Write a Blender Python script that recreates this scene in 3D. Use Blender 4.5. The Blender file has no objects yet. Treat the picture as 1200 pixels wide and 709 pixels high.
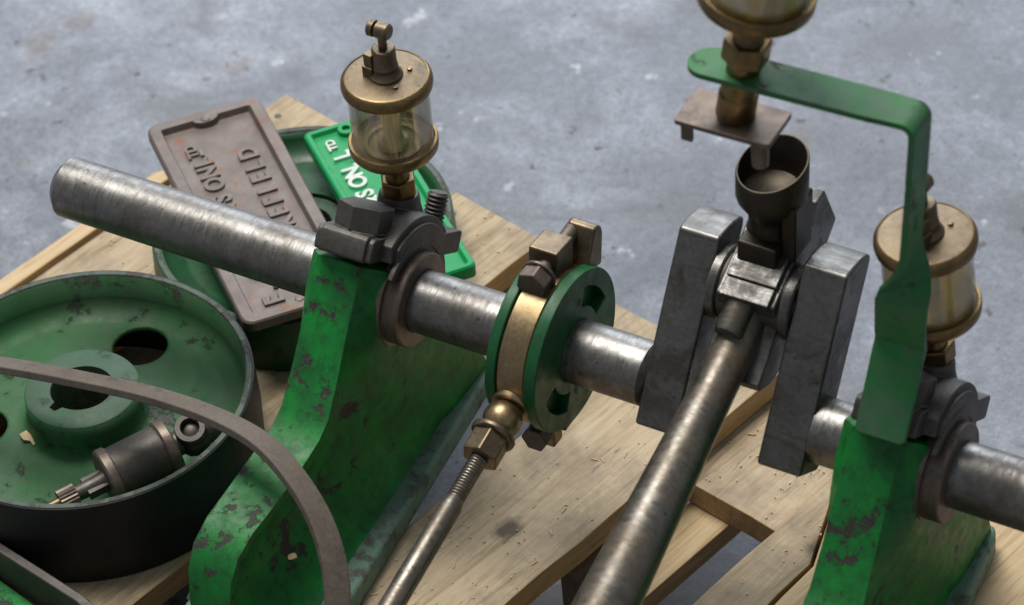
import bpy, bmesh, math, random
from mathutils import Vector, Matrix
random.seed(7)
S = 0.001                      # the script works in millimetres
sc = bpy.context.scene
COL = sc.collection
def rad(a): return math.radians(a)

# ------------------------------------------------------------------ camera
TH, PH, RO, FPX, DIST = rad(42), rad(32), rad(5), 4000.0, 1970.0
Fv = Vector((-math.cos(TH)*math.sin(PH), math.cos(TH)*math.cos(PH), -math.sin(TH)))
R0 = Vector((math.cos(PH), math.sin(PH), 0)); U0 = Vector((-math.sin(TH)*math.sin(PH), math.sin(TH)*math.cos(PH), math.cos(TH)))
Rv = math.cos(RO)*R0 - math.sin(RO)*U0; Uv = math.cos(RO)*U0 + math.sin(RO)*R0
CAM = -(DIST*Fv + (671-600)/FPX*DIST*Rv - (409.4-354.5)/FPX*DIST*Uv)
def at(px, py, z):             # where the sight line through a photo pixel meets the level z
    r = Fv + (px-600)/FPX*Rv - (py-354.5)/FPX*Uv
    return CAM + r*((z-CAM.z)/r.z)
cd = bpy.data.cameras.new('camera'); cam = bpy.data.objects.new('camera', cd); COL.objects.link(cam)
mw = Matrix((Rv, Uv, -Fv)).transposed().to_4x4(); mw.translation = CAM*S
cam.matrix_world = mw
cd.sensor_width = 36; cd.lens = 36*FPX/1200; cd.clip_start = .05; cd.clip_end = 100
cd.dof.use_dof = True; cd.dof.focus_distance = 2.04; cd.dof.aperture_fstop = 10.0
sc.camera = cam

# ------------------------------------------------------------------ mesh building
class MB:
    def __init__(s): s.v = []; s.f = []
    def add(s, vs, fs, M=None):
        b = len(s.v)
        s.v += [(M @ Vector(v)) if M is not None else Vector(v) for v in vs]
        s.f += [[b+i for i in f] for f in fs]
        return s
    def box(s, x0, x1, y0, y1, z0, z1, M=None):
        vs = [(x,y,z) for z in (z0,z1) for y in (y0,y1) for x in (x0,x1)]
        return s.add(vs, [(0,2,3,1),(4,5,7,6),(0,1,5,4),(2,6,7,3),(0,4,6,2),(1,3,7,5)], M)
    def prism(s, poly, c0, c1, M=None):
        n = len(poly)
        vs = [(a,b,c0) for a,b in poly]+[(a,b,c1) for a,b in poly]
        fs = [tuple(range(n-1,-1,-1)), tuple(range(n,2*n))]+[(i,(i+1)%n,n+(i+1)%n,n+i) for i in range(n)]
        return s.add(vs, fs, M)
    def lathe(s, prof, M=None, seg=48, loop=False):
        vs = []; fs = []; rows = []
        for r, z in prof:
            if r < 1e-6: rows.append([len(vs)]); vs.append((0,0,z))
            else:
                rows.append(list(range(len(vs), len(vs)+seg)))
                vs += [(r*math.cos(2*math.pi*k/seg), r*math.sin(2*math.pi*k/seg), z) for k in range(seg)]
        pairs = list(zip(rows, rows[1:]))
        if loop: pairs.append((rows[-1], rows[0]))
        for a, b in pairs:
            for k in range(seg):
                k2 = (k+1) % seg
                if len(a) == 1 and len(b) == 1: continue
                if len(a) == 1: fs.append((a[0], b[k2], b[k]))
                elif len(b) == 1: fs.append((a[k], a[k2], b[0]))
                else: fs.append((a[k], a[k2], b[k2], b[k]))
        if not loop:
            if len(rows[0]) > 1: fs.append(tuple(reversed(rows[0])))
            if len(rows[-1]) > 1: fs.append(tuple(rows[-1]))
        return s.add(vs, fs, M)
    def sweep(s, secs):        # a closed tube through a list of rings of equal length
        n = len(secs[0]); vs = [p for r in secs for p in r]; fs = []
        for i in range(len(secs)-1):
            for k in range(n):
                k2 = (k+1) % n
                fs.append((i*n+k, i*n+k2, (i+1)*n+k2, (i+1)*n+k))
        fs.append(tuple(range(n-1,-1,-1))); fs.append(tuple((len(secs)-1)*n+k for k in range(n)))
        return s.add(vs, fs)
    def build(s, name, mat, parent=None, loc=None, M=None, bevel=0, seg=2, angle=38, smooth=True):
        loc = Vector(loc) if loc is not None else Vector((0,0,0))
        me = bpy.data.meshes.new(name)
        me.from_pydata([tuple((v-loc)*S) for v in s.v], [], s.f); me.update()
        bm = bmesh.new(); bm.from_mesh(me); bmesh.ops.recalc_face_normals(bm, faces=bm.faces); bm.to_mesh(me); bm.free()
        if smooth:
            me.polygons.foreach_set('use_smooth', [True]*len(me.polygons)); me.set_sharp_from_angle(angle=rad(angle))
        me.materials.append(mat)
        o = bpy.data.objects.new(name, me); COL.objects.link(o)
        if bevel:
            b = o.modifiers.new('edge_rounding', 'BEVEL'); b.width = bevel*S; b.segments = seg; b.limit_method = 'ANGLE'
            b.angle_limit = rad(32); b.harden_normals = True
        if parent is not None: o.parent = parent
        else: o.location = loc*S
        if M is not None: o.matrix_world = M
        return o

def axes(o, x, y, z):
    m = Matrix((Vector(x), Vector(y), Vector(z))).transposed().to_4x4(); m.translation = Vector(o); return m
def along(o, d, up=(1,0,0)):   # local z runs along d
    d = Vector(d).normalized(); x = Vector(up); x = (x - d*x.dot(d)).normalized(); return axes(o, x, d.cross(x), d)
def ngon(n, r, a0=0): return [(r*math.cos(a0+2*math.pi*k/n), r*math.sin(a0+2*math.pi*k/n)) for k in range(n)]
def hexa(af, a0=0): return ngon(6, af/math.sqrt(3), a0)
def arcpts(cx, cy, r, a0, a1, n): return [(cx+r*math.cos(rad(a0+(a1-a0)*k/n)), cy+r*math.sin(rad(a0+(a1-a0)*k/n))) for k in range(n+1)]
def rrect(x0, x1, y0, y1, r, n=5):
    return arcpts(x1-r,y1-r,r,0,90,n)+arcpts(x0+r,y1-r,r,90,180,n)+arcpts(x0+r,y0+r,r,180,270,n)+arcpts(x1-r,y0+r,r,270,360,n)
def tag(o, label=None, cat=None, group=None, kind=None):
    if label: o['label'] = label
    if cat: o['category'] = cat
    if group: o['group'] = group
    if kind: o['kind'] = kind
    return o
def thing(name, loc, label, cat, group=None, M=None):
    o = bpy.data.objects.new(name, None); COL.objects.link(o); o.empty_display_size = .02
    o.location = Vector(loc)*S
    if M is not None: o.matrix_world = M
    return tag(o, label, cat, group)
def copy_tree(o, parent=None):
    c = o.copy(); COL.objects.link(c)
    if parent is not None: c.parent = parent; c.matrix_parent_inverse = o.matrix_parent_inverse.copy()
    for ch in list(o.children): copy_tree(ch, c)
    return c
def thread(r, z0, z1, pitch=2.0, depth=.9):
    pr = [(0,z0)]; z = z0
    while z < z1-pitch:
        pr += [(r-depth, z), (r, z+pitch*.4), (r, z+pitch*.6)]; z += pitch
    return pr+[(r-depth, z), (r-depth*1.3, z1), (0, z1)]
def bez(pts, n=8):             # Catmull-Rom through points
    P = [Vector(p) for p in pts]; out = []
    for i in range(len(P)-1):
        a = P[max(i-1,0)]; b = P[i]; c = P[i+1]; d = P[min(i+2,len(P)-1)]
        for k in range(n):
            t = k/n
            out.append(.5*((2*b)+(c-a)*t+(2*a-5*b+4*c-d)*t*t+(3*b-a-3*c+d)*t**3))
    return out+[P[-1]]

# ------------------------------------------------------------------ materials
class NT:
    def __init__(s, name):
        s.m = bpy.data.materials.new(name); s.m.use_nodes = True; s.t = s.m.node_tree; s.t.nodes.clear()
        s.out = s.n('ShaderNodeOutputMaterial'); s.b = s.n('ShaderNodeBsdfPrincipled'); s.l(s.b.outputs[0], s.out.inputs[0])
        tc = s.n('ShaderNodeTexCoord'); oi = s.n('ShaderNodeObjectInfo')
        mu = s.n('ShaderNodeMath'); mu.operation = 'MULTIPLY'; mu.inputs[1].default_value = 7.0; s.l(oi.outputs['Random'], mu.inputs[0])
        ad = s.n('ShaderNodeVectorMath'); ad.operation = 'ADD'; s.l(tc.outputs['Object'], ad.inputs[0]); s.l(mu.outputs[0], ad.inputs[1])
        s.co = ad.outputs[0]; s.raw = tc.outputs['Object']; s.rnd = oi.outputs['Random']
    def n(s, k): return s.t.nodes.new(k)
    def l(s, a, b): s.t.links.new(a, b)
    def scaled(s, v):
        m = s.n('ShaderNodeMapping'); m.inputs['Scale'].default_value = v; s.l(s.co, m.inputs['Vector']); return m.outputs[0]
    def noise(s, scale, detail=5, rough=.6, co=None, dist=0):
        n = s.n('ShaderNodeTexNoise'); n.inputs['Scale'].default_value = scale; n.inputs['Detail'].default_value = detail
        n.inputs['Roughness'].default_value = rough; n.inputs['Distortion'].default_value = dist; s.l(co or s.co, n.inputs['Vector']); return n.outputs['Fac']
    def voro(s, scale, co=None):
        n = s.n('ShaderNodeTexVoronoi'); n.voronoi_dimensions = '2D'; n.inputs['Scale'].default_value = scale; s.l(co or s.co, n.inputs['Vector']); return n.outputs['Distance']
    def ramp(s, fac, stops, interp='LINEAR'):
        r = s.n('ShaderNodeValToRGB'); r.color_ramp.interpolation = interp; e = r.color_ramp.elements
        while len(e) < len(stops): e.new(.5)
        for i, (p, c) in enumerate(stops):
            e[i].position = p; e[i].color = (c, c, c, 1) if isinstance(c, (int, float)) else (*c, 1)
        s.l(fac, r.inputs[0]); return r.outputs[0]
    def mix(s, fac, a, b, mode='MIX'):
        m = s.n('ShaderNodeMix'); m.data_type = 'RGBA'; m.blend_type = mode
        for sock, v in ((m.inputs[0], fac), (m.inputs[6], a), (m.inputs[7], b)):
            if isinstance(v, (int, float)): sock.default_value = v if sock.type == 'VALUE' else (v, v, v, 1)
            elif isinstance(v, tuple): sock.default_value = (*v, 1)
            else: s.l(v, sock)
        return m.outputs[2]
    def math(s, op, a, b):
        m = s.n('ShaderNodeMath'); m.operation = op
        for k, v in ((0, a), (1, b)):
            if isinstance(v, (int, float)): m.inputs[k].default_value = v
            else: s.l(v, m.inputs[k])
        return m.outputs[0]
    def edge(s, r, lo, hi):    # where the surface turns a corner, broken up by noise
        b = s.n('ShaderNodeBevel'); b.samples = 4; b.inputs['Radius'].default_value = r
        g = s.n('ShaderNodeNewGeometry'); d = s.n('ShaderNodeVectorMath'); d.operation = 'DOT_PRODUCT'
        s.l(b.outputs[0], d.inputs[0]); s.l(g.outputs['True Normal'], d.inputs[1])
        e = s.math('SUBTRACT', 1.0, d.outputs['Value'])
        return s.ramp(s.math('MULTIPLY', e, s.ramp(s.noise(140, 6, .7), [(.3, .2), (.7, 1.8)])), [(lo, 0.), (hi, 1.)])
    def set(s, key, v):
        k = s.b.inputs[key]
        if isinstance(v, (int, float)): k.default_value = v
        elif isinstance(v, tuple): k.default_value = (*v, 1)
        else: s.l(v, k)
    def bump(s, h, strength=.3, dist=.001):
        b = s.n('ShaderNodeBump'); b.inputs['Strength'].default_value = strength; b.inputs['Distance'].default_value = dist
        s.l(h, b.inputs['Height']); s.l(b.outputs[0], s.b.inputs['Normal'])

def metal(name, c0, c1, stain, r0, r1, metallic=1.0, sc_=35, stain_lo=.52, stain_hi=.68, bump=.15, lines=None, wear=None):
    t = NT(name)
    big = t.noise(sc_, 6, .65); fine = t.noise(sc_*9, 4, .7)
    col = t.mix(t.ramp(big, [(.3, 0.), (.7, 1.)]), c0, c1)
    sm = t.ramp(t.noise(sc_*.8, 8, .72, dist=.4), [(stain_lo, 0.), (stain_hi, 1.)])
    col = t.mix(t.math('MULTIPLY', sm, .85), col, stain)
    col = t.mix(.4, col, t.ramp(fine, [(.25, .3), (.75, 1.25)]), 'MULTIPLY')
    pit = t.ramp(t.noise(sc_*6, 3, .55), [(.68, 0.), (.73, .75)])
    col = t.mix(pit, col, tuple(c*.6 for c in stain))
    if wear: col = t.mix(t.edge(.0014, .10, .40), col, wear)
    met = t.ramp(sm, [(0, metallic), (1, metallic*.45)])
    t.set('Base Color', col); t.set('Metallic', met)
    ro = t.ramp(t.mix(.5, big, fine), [(.3, r0), (.7, r1)])
    h = t.mix(.5, fine, sm)
    if lines:
        ln = t.noise(1.0, 3, .7, co=t.scaled(lines)); ro = t.mix(.35, ro, t.ramp(ln, [(.3, .1), (.7, .75)])); h = t.mix(.45, h, ln)
        sc2 = t.ramp(t.noise(1.0, 2, .5, co=t.scaled(tuple(v*.35 for v in lines))), [(.62, 0.), (.68, .35)]); t.set('Base Color', t.mix(sc2, col, tuple(c*.55 for c in c1)))
    t.set('Roughness', ro)
    t.bump(h, bump, .0006)
    return t.m
def paint(name, base, base2, chip, chip_lo, chip_hi, rough=.34, dirt=None, dirt_amt=.0, sc_=45, bump=.45, rib=None, wear=True):
    t = NT(name)
    n = t.noise(sc_, 9, .66, dist=.15); patch = t.noise(sc_*.35, 3, .5)
    val = t.math('ADD', t.math('MULTIPLY', n, .72), t.math('MULTIPLY', patch, .28))
    if rib is not None:        # the exposed rib is knocked about, the sheltered flank hardly
        sx = t.n('ShaderNodeSeparateXYZ'); t.l(t.raw, sx.inputs[0])
        val = t.math('SUBTRACT', val, t.ramp(t.math('ADD', t.math('MULTIPLY', sx.outputs[0], 25.), .5), [(rib[0], 0.), (rib[1], .075)]))
    if wear: val = t.math('ADD', val, t.math('MULTIPLY', t.edge(.0022, .06, .45), .10))
    mask = t.ramp(val, [(chip_lo, 0.), (chip_hi, 1.)])
    halo = t.ramp(val, [(chip_lo-.035, 0.), (chip_lo, .55)])
    col = t.mix(t.noise(sc_*.5, 5, .6), base, base2)
    if dirt:
        dn = t.ramp(t.noise(sc_*.6, 8, .7), [(.35, 0.), (.7, dirt_amt)])
        col = t.mix(dn, col, dirt)
        stk = t.ramp(t.noise(1.0, 6, .7, co=t.scaled((150, 150, 22))), [(.5, 0.), (.75, dirt_amt*.8)])
        col = t.mix(stk, col, tuple(c*.7 for c in dirt))
    col = t.mix(halo, col, tuple(c*.55 for c in base2))
    sp = t.ramp(t.noise(sc_*9, 3, .6), [(.68, 0.), (.73, .6)])
    col = t.mix(sp, col, tuple(c*.5+.008 for c in chip))
    lt = t.ramp(t.noise(sc_*12, 2, .5), [(.72, 0.), (.76, .5)])
    col = t.mix(lt, col, (.22,.24,.21))
    rust = t.mix(t.ramp(t.noise(sc_*2.5, 6, .7), [(.45, 0.), (.7, .6)]), chip, (chip[0]*1.5, chip[1]*1.05, chip[2]*.75))
    col = t.mix(mask, col, t.mix(t.ramp(t.noise(sc_*7, 5, .7), [(.3, .35), (.7, 1.5)]), rust, rust, 'MULTIPLY') if False else t.mix(.8, rust, t.ramp(t.noise(sc_*7, 5, .7), [(.3, .4), (.7, 1.5)]), 'MULTIPLY'))
    t.set('Base Color', col)
    t.set('Roughness', t.mix(mask, t.ramp(t.noise(sc_*2, 5, .6), [(.3, rough-.06), (.7, rough+.18)]), .66))
    t.set('Specular IOR Level', .3)
    inv = t.math('SUBTRACT', t.math('MULTIPLY', t.mix(.5, t.noise(sc_*4, 5, .6), t.noise(sc_*14, 4, .7)), .55), mask)
    t.bump(inv, bump, .0008)
    return t.m
def plain(name, c0, c1, r0, r1, sc_=60, bump=.3, metallic=0.0, spots=None, spot_lo=.6, spot_hi=.7):
    t = NT(name)
    n = t.noise(sc_, 7, .65); f = t.noise(sc_*8, 4, .7)
    col = t.mix(t.ramp(n, [(.3, 0.), (.7, 1.)]), c0, c1)
    col = t.mix(.4, col, t.ramp(f, [(.25, .4), (.75, 1.25)]), 'MULTIPLY')
    if spots: col = t.mix(t.ramp(t.noise(sc_*1.6, 7, .7), [(spot_lo, 0.), (spot_hi, .9)]), col, spots)
    t.set('Base Color', col); t.set('Roughness', t.ramp(n, [(.3, r0), (.7, r1)])); t.set('Metallic', metallic)
    t.bump(t.mix(.5, n, f), bump, .0008)
    return t.m
def wood(name, c0, c1, c2, grain=9.0, dirt=.5, bump=.35):
    t = NT(name)
    warp = t.noise(14, 3, .5)
    mp = t.scaled((130, grain, 80))
    g = t.noise(1.0, 6, .65, co=mp, dist=1.1)
    fib = t.noise(1.0, 4, .7, co=t.scaled((900, 28, 500)))
    col = t.ramp(g, [(.28, c0), (.48, c1), (.72, c2)])
    col = t.mix(.45, col, t.ramp(fib, [(.25, .45), (.7, 1.15)]), 'MULTIPLY')
    dn = t.ramp(t.noise(17, 9, .74, dist=.3), [(.43, 0.), (.70, dirt)])
    col = t.mix(dn, col, (.11, .088, .066))
    dk = t.ramp(t.noise(1.0, 5, .65, co=t.scaled((170, 26, 100))), [(.62, 0.), (.70, .85)])
    col = t.mix(t.math('MULTIPLY', dk, dirt), col, (.03, .028, .03))
    kn = t.ramp(t.math('ADD', t.voro(6.5, co=t.scaled((1,.75,1))), t.math('MULTIPLY', t.noise(160, 3, .6), .05)), [(.05, 1.), (.09, 0.)])
    col = t.mix(t.math('MULTIPLY', kn, .85), col, (.05, .03, .02))
    t.set('Base Color', col); t.set('Roughness', .78)
    t.bump(t.mix(.5, g, fib), bump, .0012)
    return t.m

STEEL = metal('worn_steel', (.32,.312,.298), (.18,.172,.162), (.075,.058,.044), .28, .50, stain_lo=.44, stain_hi=.68, lines=(700,28,28))
CRANK = metal('dull_crank_steel', (.21,.205,.195), (.125,.12,.113), (.04,.032,.027), .30, .5, metallic=.9, stain_lo=.5, stain_hi=.60, bump=.3, lines=(60,60,900), wear=(.42,.41,.39))
RODST = metal('rod_steel', (.29,.268,.235), (.185,.168,.14), (.13,.088,.05), .31, .52, stain_lo=.45, stain_hi=.68, bump=.15, lines=(40,260,60))
IRON = metal('blackened_iron', (.135,.126,.116), (.085,.078,.07), (.055,.04,.03), .42, .62, metallic=.7, bump=.35, wear=(.26,.24,.215))
BUSH = metal('grimy_bronze', (.25,.20,.165), (.14,.11,.09), (.05,.04,.033), .42, .6, metallic=.8)
BRASS = metal('tarnished_brass', (.36,.245,.11), (.20,.135,.062), (.06,.043,.027), .26, .48, sc_=60, stain_lo=.50, stain_hi=.74, wear=(.5,.36,.16))
BRASSD = metal('dull_brass', (.26,.20,.128), (.165,.128,.088), (.065,.048,.033), .34, .55, sc_=50, wear=(.38,.28,.14))
GOLD = metal('bright_bronze', (.43,.325,.18), (.30,.22,.12), (.14,.09,.05), .30, .52, sc_=45, stain_lo=.54, stain_hi=.76)
FUNNEL = metal('blackened_brass', (.075,.06,.042), (.045,.038,.03), (.025,.021,.017), .34, .55, sc_=50, metallic=.8)
PEWTER = metal('grey_plated_brass', (.14,.13,.115), (.085,.078,.068), (.075,.052,.035), .42, .58, sc_=60, metallic=.8, bump=.3)
BLACKST = metal('black_pulley_face', (.03,.03,.031), (.018,.018,.019), (.02,.016,.013), .45, .6, metallic=.5)
GREEN = paint('chipped_green_paint', (.006,.275,.036), (.007,.18,.030), (.042,.040,.037), .557, .564, sc_=72, dirt=(.015,.040,.022), dirt_amt=.8, rib=(.72,.86), rough=.42)
GREEND = paint('grimy_green_paint', (.008,.105,.026), (.012,.08,.028), (.045,.04,.036), .60, .63, dirt=(.045,.055,.045), dirt_amt=.7)
GREENB = paint('strap_green_paint', (.006,.215,.032), (.012,.16,.036), (.05,.045,.038), .602, .612, rough=.40, sc_=60, dirt=(.10,.15,.105), dirt_amt=.9)
GREENP = paint('dusty_pulley_green', (.010,.135,.030), (.024,.10,.034), (.055,.06,.052), .605, .63, rough=.52, dirt=(.075,.105,.065), dirt_amt=.7, bump=.8)
GREENL = paint('fresh_plate_green', (.008,.33,.10), (.008,.25,.075), (.03,.06,.04), .625, .64, rough=.26)
GREENE = paint('eccentric_green', (.006,.12,.030), (.009,.09,.027), (.03,.035,.03), .585, .60, rough=.38, dirt=(.02,.04,.03), dirt_amt=.5)
FLANGE = paint('scuffed_flange_green', (.085,.19,.125), (.17,.24,.20), (.09,.10,.09), .53, .60, rough=.5, sc_=90, bump=.6)
RIMGR = paint('worn_rim_grey_green', (.06,.10,.07), (.10,.115,.10), (.06,.055,.052), .52, .58, rough=.5, sc_=80)
HUBG = paint('dusty_hub_green', (.03,.11,.05), (.045,.10,.06), (.07,.075,.07), .56, .62, rough=.55, dirt=(.08,.105,.08), dirt_amt=.7, bump=.7)
PLATE = plain('brown_cast_iron', (.215,.178,.16), (.135,.11,.10), .42, .6, 45, .5, .25, spots=(.22,.085,.035), spot_lo=.55, spot_hi=.70)
LETTERW = plain('white_letter_paint', (.72,.76,.70), (.5,.62,.52), .4, .5, 120, .1, spots=(.03,.20,.09), spot_lo=.60, spot_hi=.68)
LEATHER = plain('dry_leather', (.10,.08,.062), (.155,.128,.10), .6, .78, 55, .4, spots=(.06,.045,.035), spot_lo=.56, spot_hi=.72)
WOOD = wood('weathered_pine', (.30,.215,.12), (.48,.37,.235), (.56,.455,.32), dirt=.68)
WOODD = wood('dirty_pine', (.24,.17,.095), (.34,.245,.14), (.42,.32,.20), dirt=.6)
WOODF = wood('fresh_pine', (.36,.23,.11), (.60,.44,.25), (.68,.53,.33), dirt=.12)
WOODE = wood('sawn_board_edge', (.30,.18,.075), (.46,.30,.14), (.55,.38,.19), dirt=.3)
CHIP = plain('wood_shaving', (.62,.47,.27), (.5,.36,.18), .6, .7, 200, .2)
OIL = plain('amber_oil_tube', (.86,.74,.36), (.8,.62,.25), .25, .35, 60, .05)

AMBER = plain('amber_oil', (.95,.66,.03), (.92,.6,.03), .12, .18, 60, .0)
def glass():
    t = NT('clear_glass'); t.t.nodes.remove(t.b)
    tr = t.n('ShaderNodeBsdfTransparent'); tr.inputs[0].default_value = (.975,.965,.93,1)
    gl = t.n('ShaderNodeBsdfGlossy'); gl.inputs['Roughness'].default_value = .06
    df = t.n('ShaderNodeBsdfDiffuse'); df.inputs[0].default_value = (.60,.54,.40,1)
    lw = t.n('ShaderNodeLayerWeight'); lw.inputs[0].default_value = .35
    m0 = t.n('ShaderNodeMixShader'); t.l(t.ramp(t.noise(90, 6, .7), [(.4, .02), (.75, .22)]), m0.inputs[0]); t.l(tr.outputs[0], m0.inputs[1]); t.l(df.outputs[0], m0.inputs[2])
    m = t.n('ShaderNodeMixShader'); t.l(t.ramp(lw.outputs['Fresnel'], [(0, .015), (1, .6)]), m.inputs[0]); t.l(m0.outputs[0], m.inputs[1]); t.l(gl.outputs[0], m.inputs[2])
    t.l(m.outputs[0], t.out.inputs[0]); return t.m
GLASS = glass()
def concrete():
    t = NT('mottled_concrete')
    a = t.noise(1.7, 9, .62, dist=.3); b = t.noise(9, 9, .68, dist=.4); f = t.noise(130, 6, .75); g = t.noise(420, 3, .7)
    col = t.ramp(t.mix(.5, a, b), [(.38, (.092,.102,.124)), (.49, (.178,.195,.234)), (.60, (.335,.362,.42))])
    col = t.mix(.5, col, t.ramp(f, [(.3, .5), (.7, 1.28)]), 'MULTIPLY')
    col = t.mix(.5, col, t.ramp(g, [(.3, .4), (.7, 1.5)]), 'MULTIPLY')
    st = t.ramp(t.noise(6, 7, .62, dist=.6), [(.52, 0.), (.62, .6)])
    col = t.mix(st, col, (.10,.098,.105))
    br = t.ramp(t.noise(8.5, 6, .6), [(.63, 0.), (.68, .45)])
    col = t.mix(br, col, (.15,.12,.095))
    wt = t.ramp(t.noise(34, 6, .6), [(.66, 0.), (.70, .55)])
    col = t.mix(wt, col, (.55,.57,.60))
    dk = t.ramp(t.noise(38, 7, .65), [(.63, 0.), (.66, .9)])
    col = t.mix(dk, col, (.05,.045,.042))
    cv = t.n('ShaderNodeTexVoronoi'); cv.feature = 'DISTANCE_TO_EDGE'; cv.inputs['Scale'].default_value = 1.1
    wv = t.n('ShaderNodeVectorMath'); wv.operation = 'ADD'; nz = t.n('ShaderNodeTexNoise'); nz.inputs['Scale'].default_value = 5; nz.inputs['Detail'].default_value = 6
    sc3 = t.n('ShaderNodeVectorMath'); sc3.operation = 'SCALE'; sc3.inputs['Scale'].default_value = .35
    t.l(t.co, nz.inputs['Vector']); t.l(nz.outputs['Color'], sc3.inputs[0]); t.l(t.co, wv.inputs[0]); t.l(sc3.outputs[0], wv.inputs[1]); t.l(wv.outputs[0], cv.inputs['Vector'])
    col = t.mix(t.ramp(cv.outputs['Distance'], [(.0002, .25), (.001, 0.)]), col, (.09,.09,.095))
    t.set('Base Color', col); t.set('Roughness', t.ramp(b, [(.35, .42), (.7, .7)]))
    t.bump(t.mix(.5, b, f), .25, .002)
    return t.m
CONC = concrete()

# ------------------------------------------------------------------ levels and axes
ZP, ZF = -145.0, -268.0                      # pallet deck, workshop floor
Pd = Vector((0, .545, .839)); Qd = Vector((0, .839, -.545)); Xd = Vector((1,0,0))
def XQP(o): return axes(o, Xd, Qd, Pd)       # the inclined bearing axes: x along shaft, q across the split, p out of the cap

# ------------------------------------------------------------------ floor
fl = MB(); fl.add([(-6000,-4000,ZF),(6000,-4000,ZF),(6000,7000,ZF),(-6000,7000,ZF)], [(0,1,2,3)])
tag(fl.build('concrete_floor', CONC, smooth=False), 'mottled blue grey concrete workshop floor', 'floor', kind='structure')

# ------------------------------------------------------------------ pallet
ang = rad(76)-math.pi/2
pallet = thing('wooden_pallet', (0,0,ZF), 'rough pine pallet carrying the whole engine on its dusty deck boards', 'pallet',
               M=Matrix.Translation(Vector((0,0,0))) @ Matrix.Rotation(ang, 4, 'Z'))
def board(name, mat, outline, z0, z1, bevel=.8, jag=0.0):
    pts = []
    n = len(outline)
    for i in range(n):
        a = Vector(outline[i]); b = Vector(outline[(i+1)%n]); k = max(1, int((b-a).length/30)) if jag else 1
        for j in range(k):
            p = a.lerp(b, j/k)
            if jag and j: p += Vector((random.uniform(-jag,jag), random.uniform(-jag,jag)))
            pts.append((p.x, p.y))
    m = MB(); m.prism(pts, z0, z1)
    o = m.build(name, mat, pallet, bevel=bevel, seg=1)
    o.data.materials.append(WOODE)
    for f in o.data.polygons:
        if abs(f.normal.z) < .5: f.material_index = 1
    return o
def brect(v0, v1, u0, u1, *a, **k): return board('deck_board', a[0], [(v0,u0),(v1,u0),(v1,u1),(v0,u1)], *a[1:], **k)
T = 18
brect(-444,-345,-330,181, WOOD, ZP-T, ZP, jag=.7)
tag(board('edge_batten', WOODF, [(-449.5,-330),(-436,-330),(-436,66),(-442,70),(-449.5,62)], ZP-T-4, ZP+5, bevel=1.2), 'pale freshly sawn edge strip')
brect(-340,-276,-330,176, WOOD, ZP-T, ZP, jag=.5)
brect(-272,-166,-330,-10, WOOD, ZP-T, ZP, jag=.6)
brect(-276.5,-196,-6,178.5, WOOD, ZP-T, ZP, jag=.6)
brect(-83,7,-360,176, WOOD, ZP-T, ZP, jag=.8)
board('deck_board', WOOD, [(96,-360),(142,-360),(126,60),(104,106),(91,131)], ZP-T, ZP, jag=.8)
board('deck_board', WOODF, [(148,-360),(260,-360),(260,176),(108,176),(95,130),(105.5,107),(127.5,61)], ZP-T, ZP-1, jag=.6)
brect(270,380,-360,176, WOOD, ZP-T, ZP, jag=.6)
board('lead_board', WOOD, [(-450,80),(420,82.5),(420,177.5),(-450,176)], ZP-2*T-1, ZP-T-.5, jag=.7)
board('lead_board', WOODD, [(-450,-330),(420,-330),(420,-235),(-450,-235)], ZP-2*T-1, ZP-T-.5)
for v0, v1 in ((-446,-360), (12,44), (330,410)):
    board('bearer', WOODF if v0 == 12 else WOODD, [(v0,-330),(v1,-330),(v1,176),(v0,176)], ZP-2*T-17, ZP-2*T-1.5)
for u0 in (-325,):
    board('bottom_board', WOODD, [(-450,u0),(420,u0),(420,u0+90),(-450,u0+90)], ZF+.3, ZF+18)
for v0 in (-446, 350):
    for u0 in (-325, -40, 95):
        kb = MB(); kb.box(v0, v0+75, u0, u0+75, ZF+.3 if u0 != -325 else ZF+18.3, ZP-2*T-17.3); kb.build('corner_block', WOODD, pallet, bevel=1.5)
for v, u in ((-430,160),(-362,118),(-262,160),(-212,105),(-66,158),(-14,104),(-20,150),(120,150),(180,120)):
    nl = MB(); nl.lathe([(0,ZP-.5),(2.6,ZP-.5),(2.6,ZP+.25),(2.0,ZP+.45),(0,ZP+.35)], Matrix.Translation((v,u,0)), 14); nl.build('nail_head', IRON, pallet)
blk = MB(); blk.lathe([(0,ZF+19),(24,ZF+19),(25,ZP-2*T-3),(0,ZP-2*T-3)], Matrix.Translation((-6,16,0)), 24)
blk.build('spacer_block', WOODD, pallet, bevel=1.5)

# ------------------------------------------------------------------ crankshaft
LX = lambda x0, x1, prof=None: None
cs = thing('crankshaft', (105,0,0), 'thick bare steel crankshaft lying across both green bearings', 'crankshaft')
CL = (105,0,0)
def rodX(m, r, x0, x1, ch=1.2, seg=64): m.lathe([(0,x0),(r-ch,x0),(r,x0+ch),(r,x1-ch),(r-ch,x1),(0,x1)], along((0,0,0), Xd, (0,1,0)), seg)
m = MB(); rodX(m, 19.2, -357, 55, 5); m.build('journal', STEEL, cs, CL)
m = MB(); rodX(m, 19.4, 156.5, 420, .6); m.build('journal', STEEL, cs, CL)
webprof = [(-17,-26),(10,-26.5),(15,-21),(15.5,96),(14,101),(8,101),(0,99),(-9,95.5),(-17,91)]
for x0, x1 in ((54,79.5), (130.5,157.5)):
    m = MB()
    M = axes((x0,0,0), Qd, Pd, Xd)
    m.prism(webprof, 0, x1-x0, M)
    m.build('crank_web', CRANK, cs, CL, bevel=1.9, seg=4)
PIN = Pd*65
m = MB(); m.lathe([(0,79),(16,79),(16,131),(0,131)], along(PIN, Xd, (0,1,0)), 48); m.build('crank_pin', STEEL, cs, CL)
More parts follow.
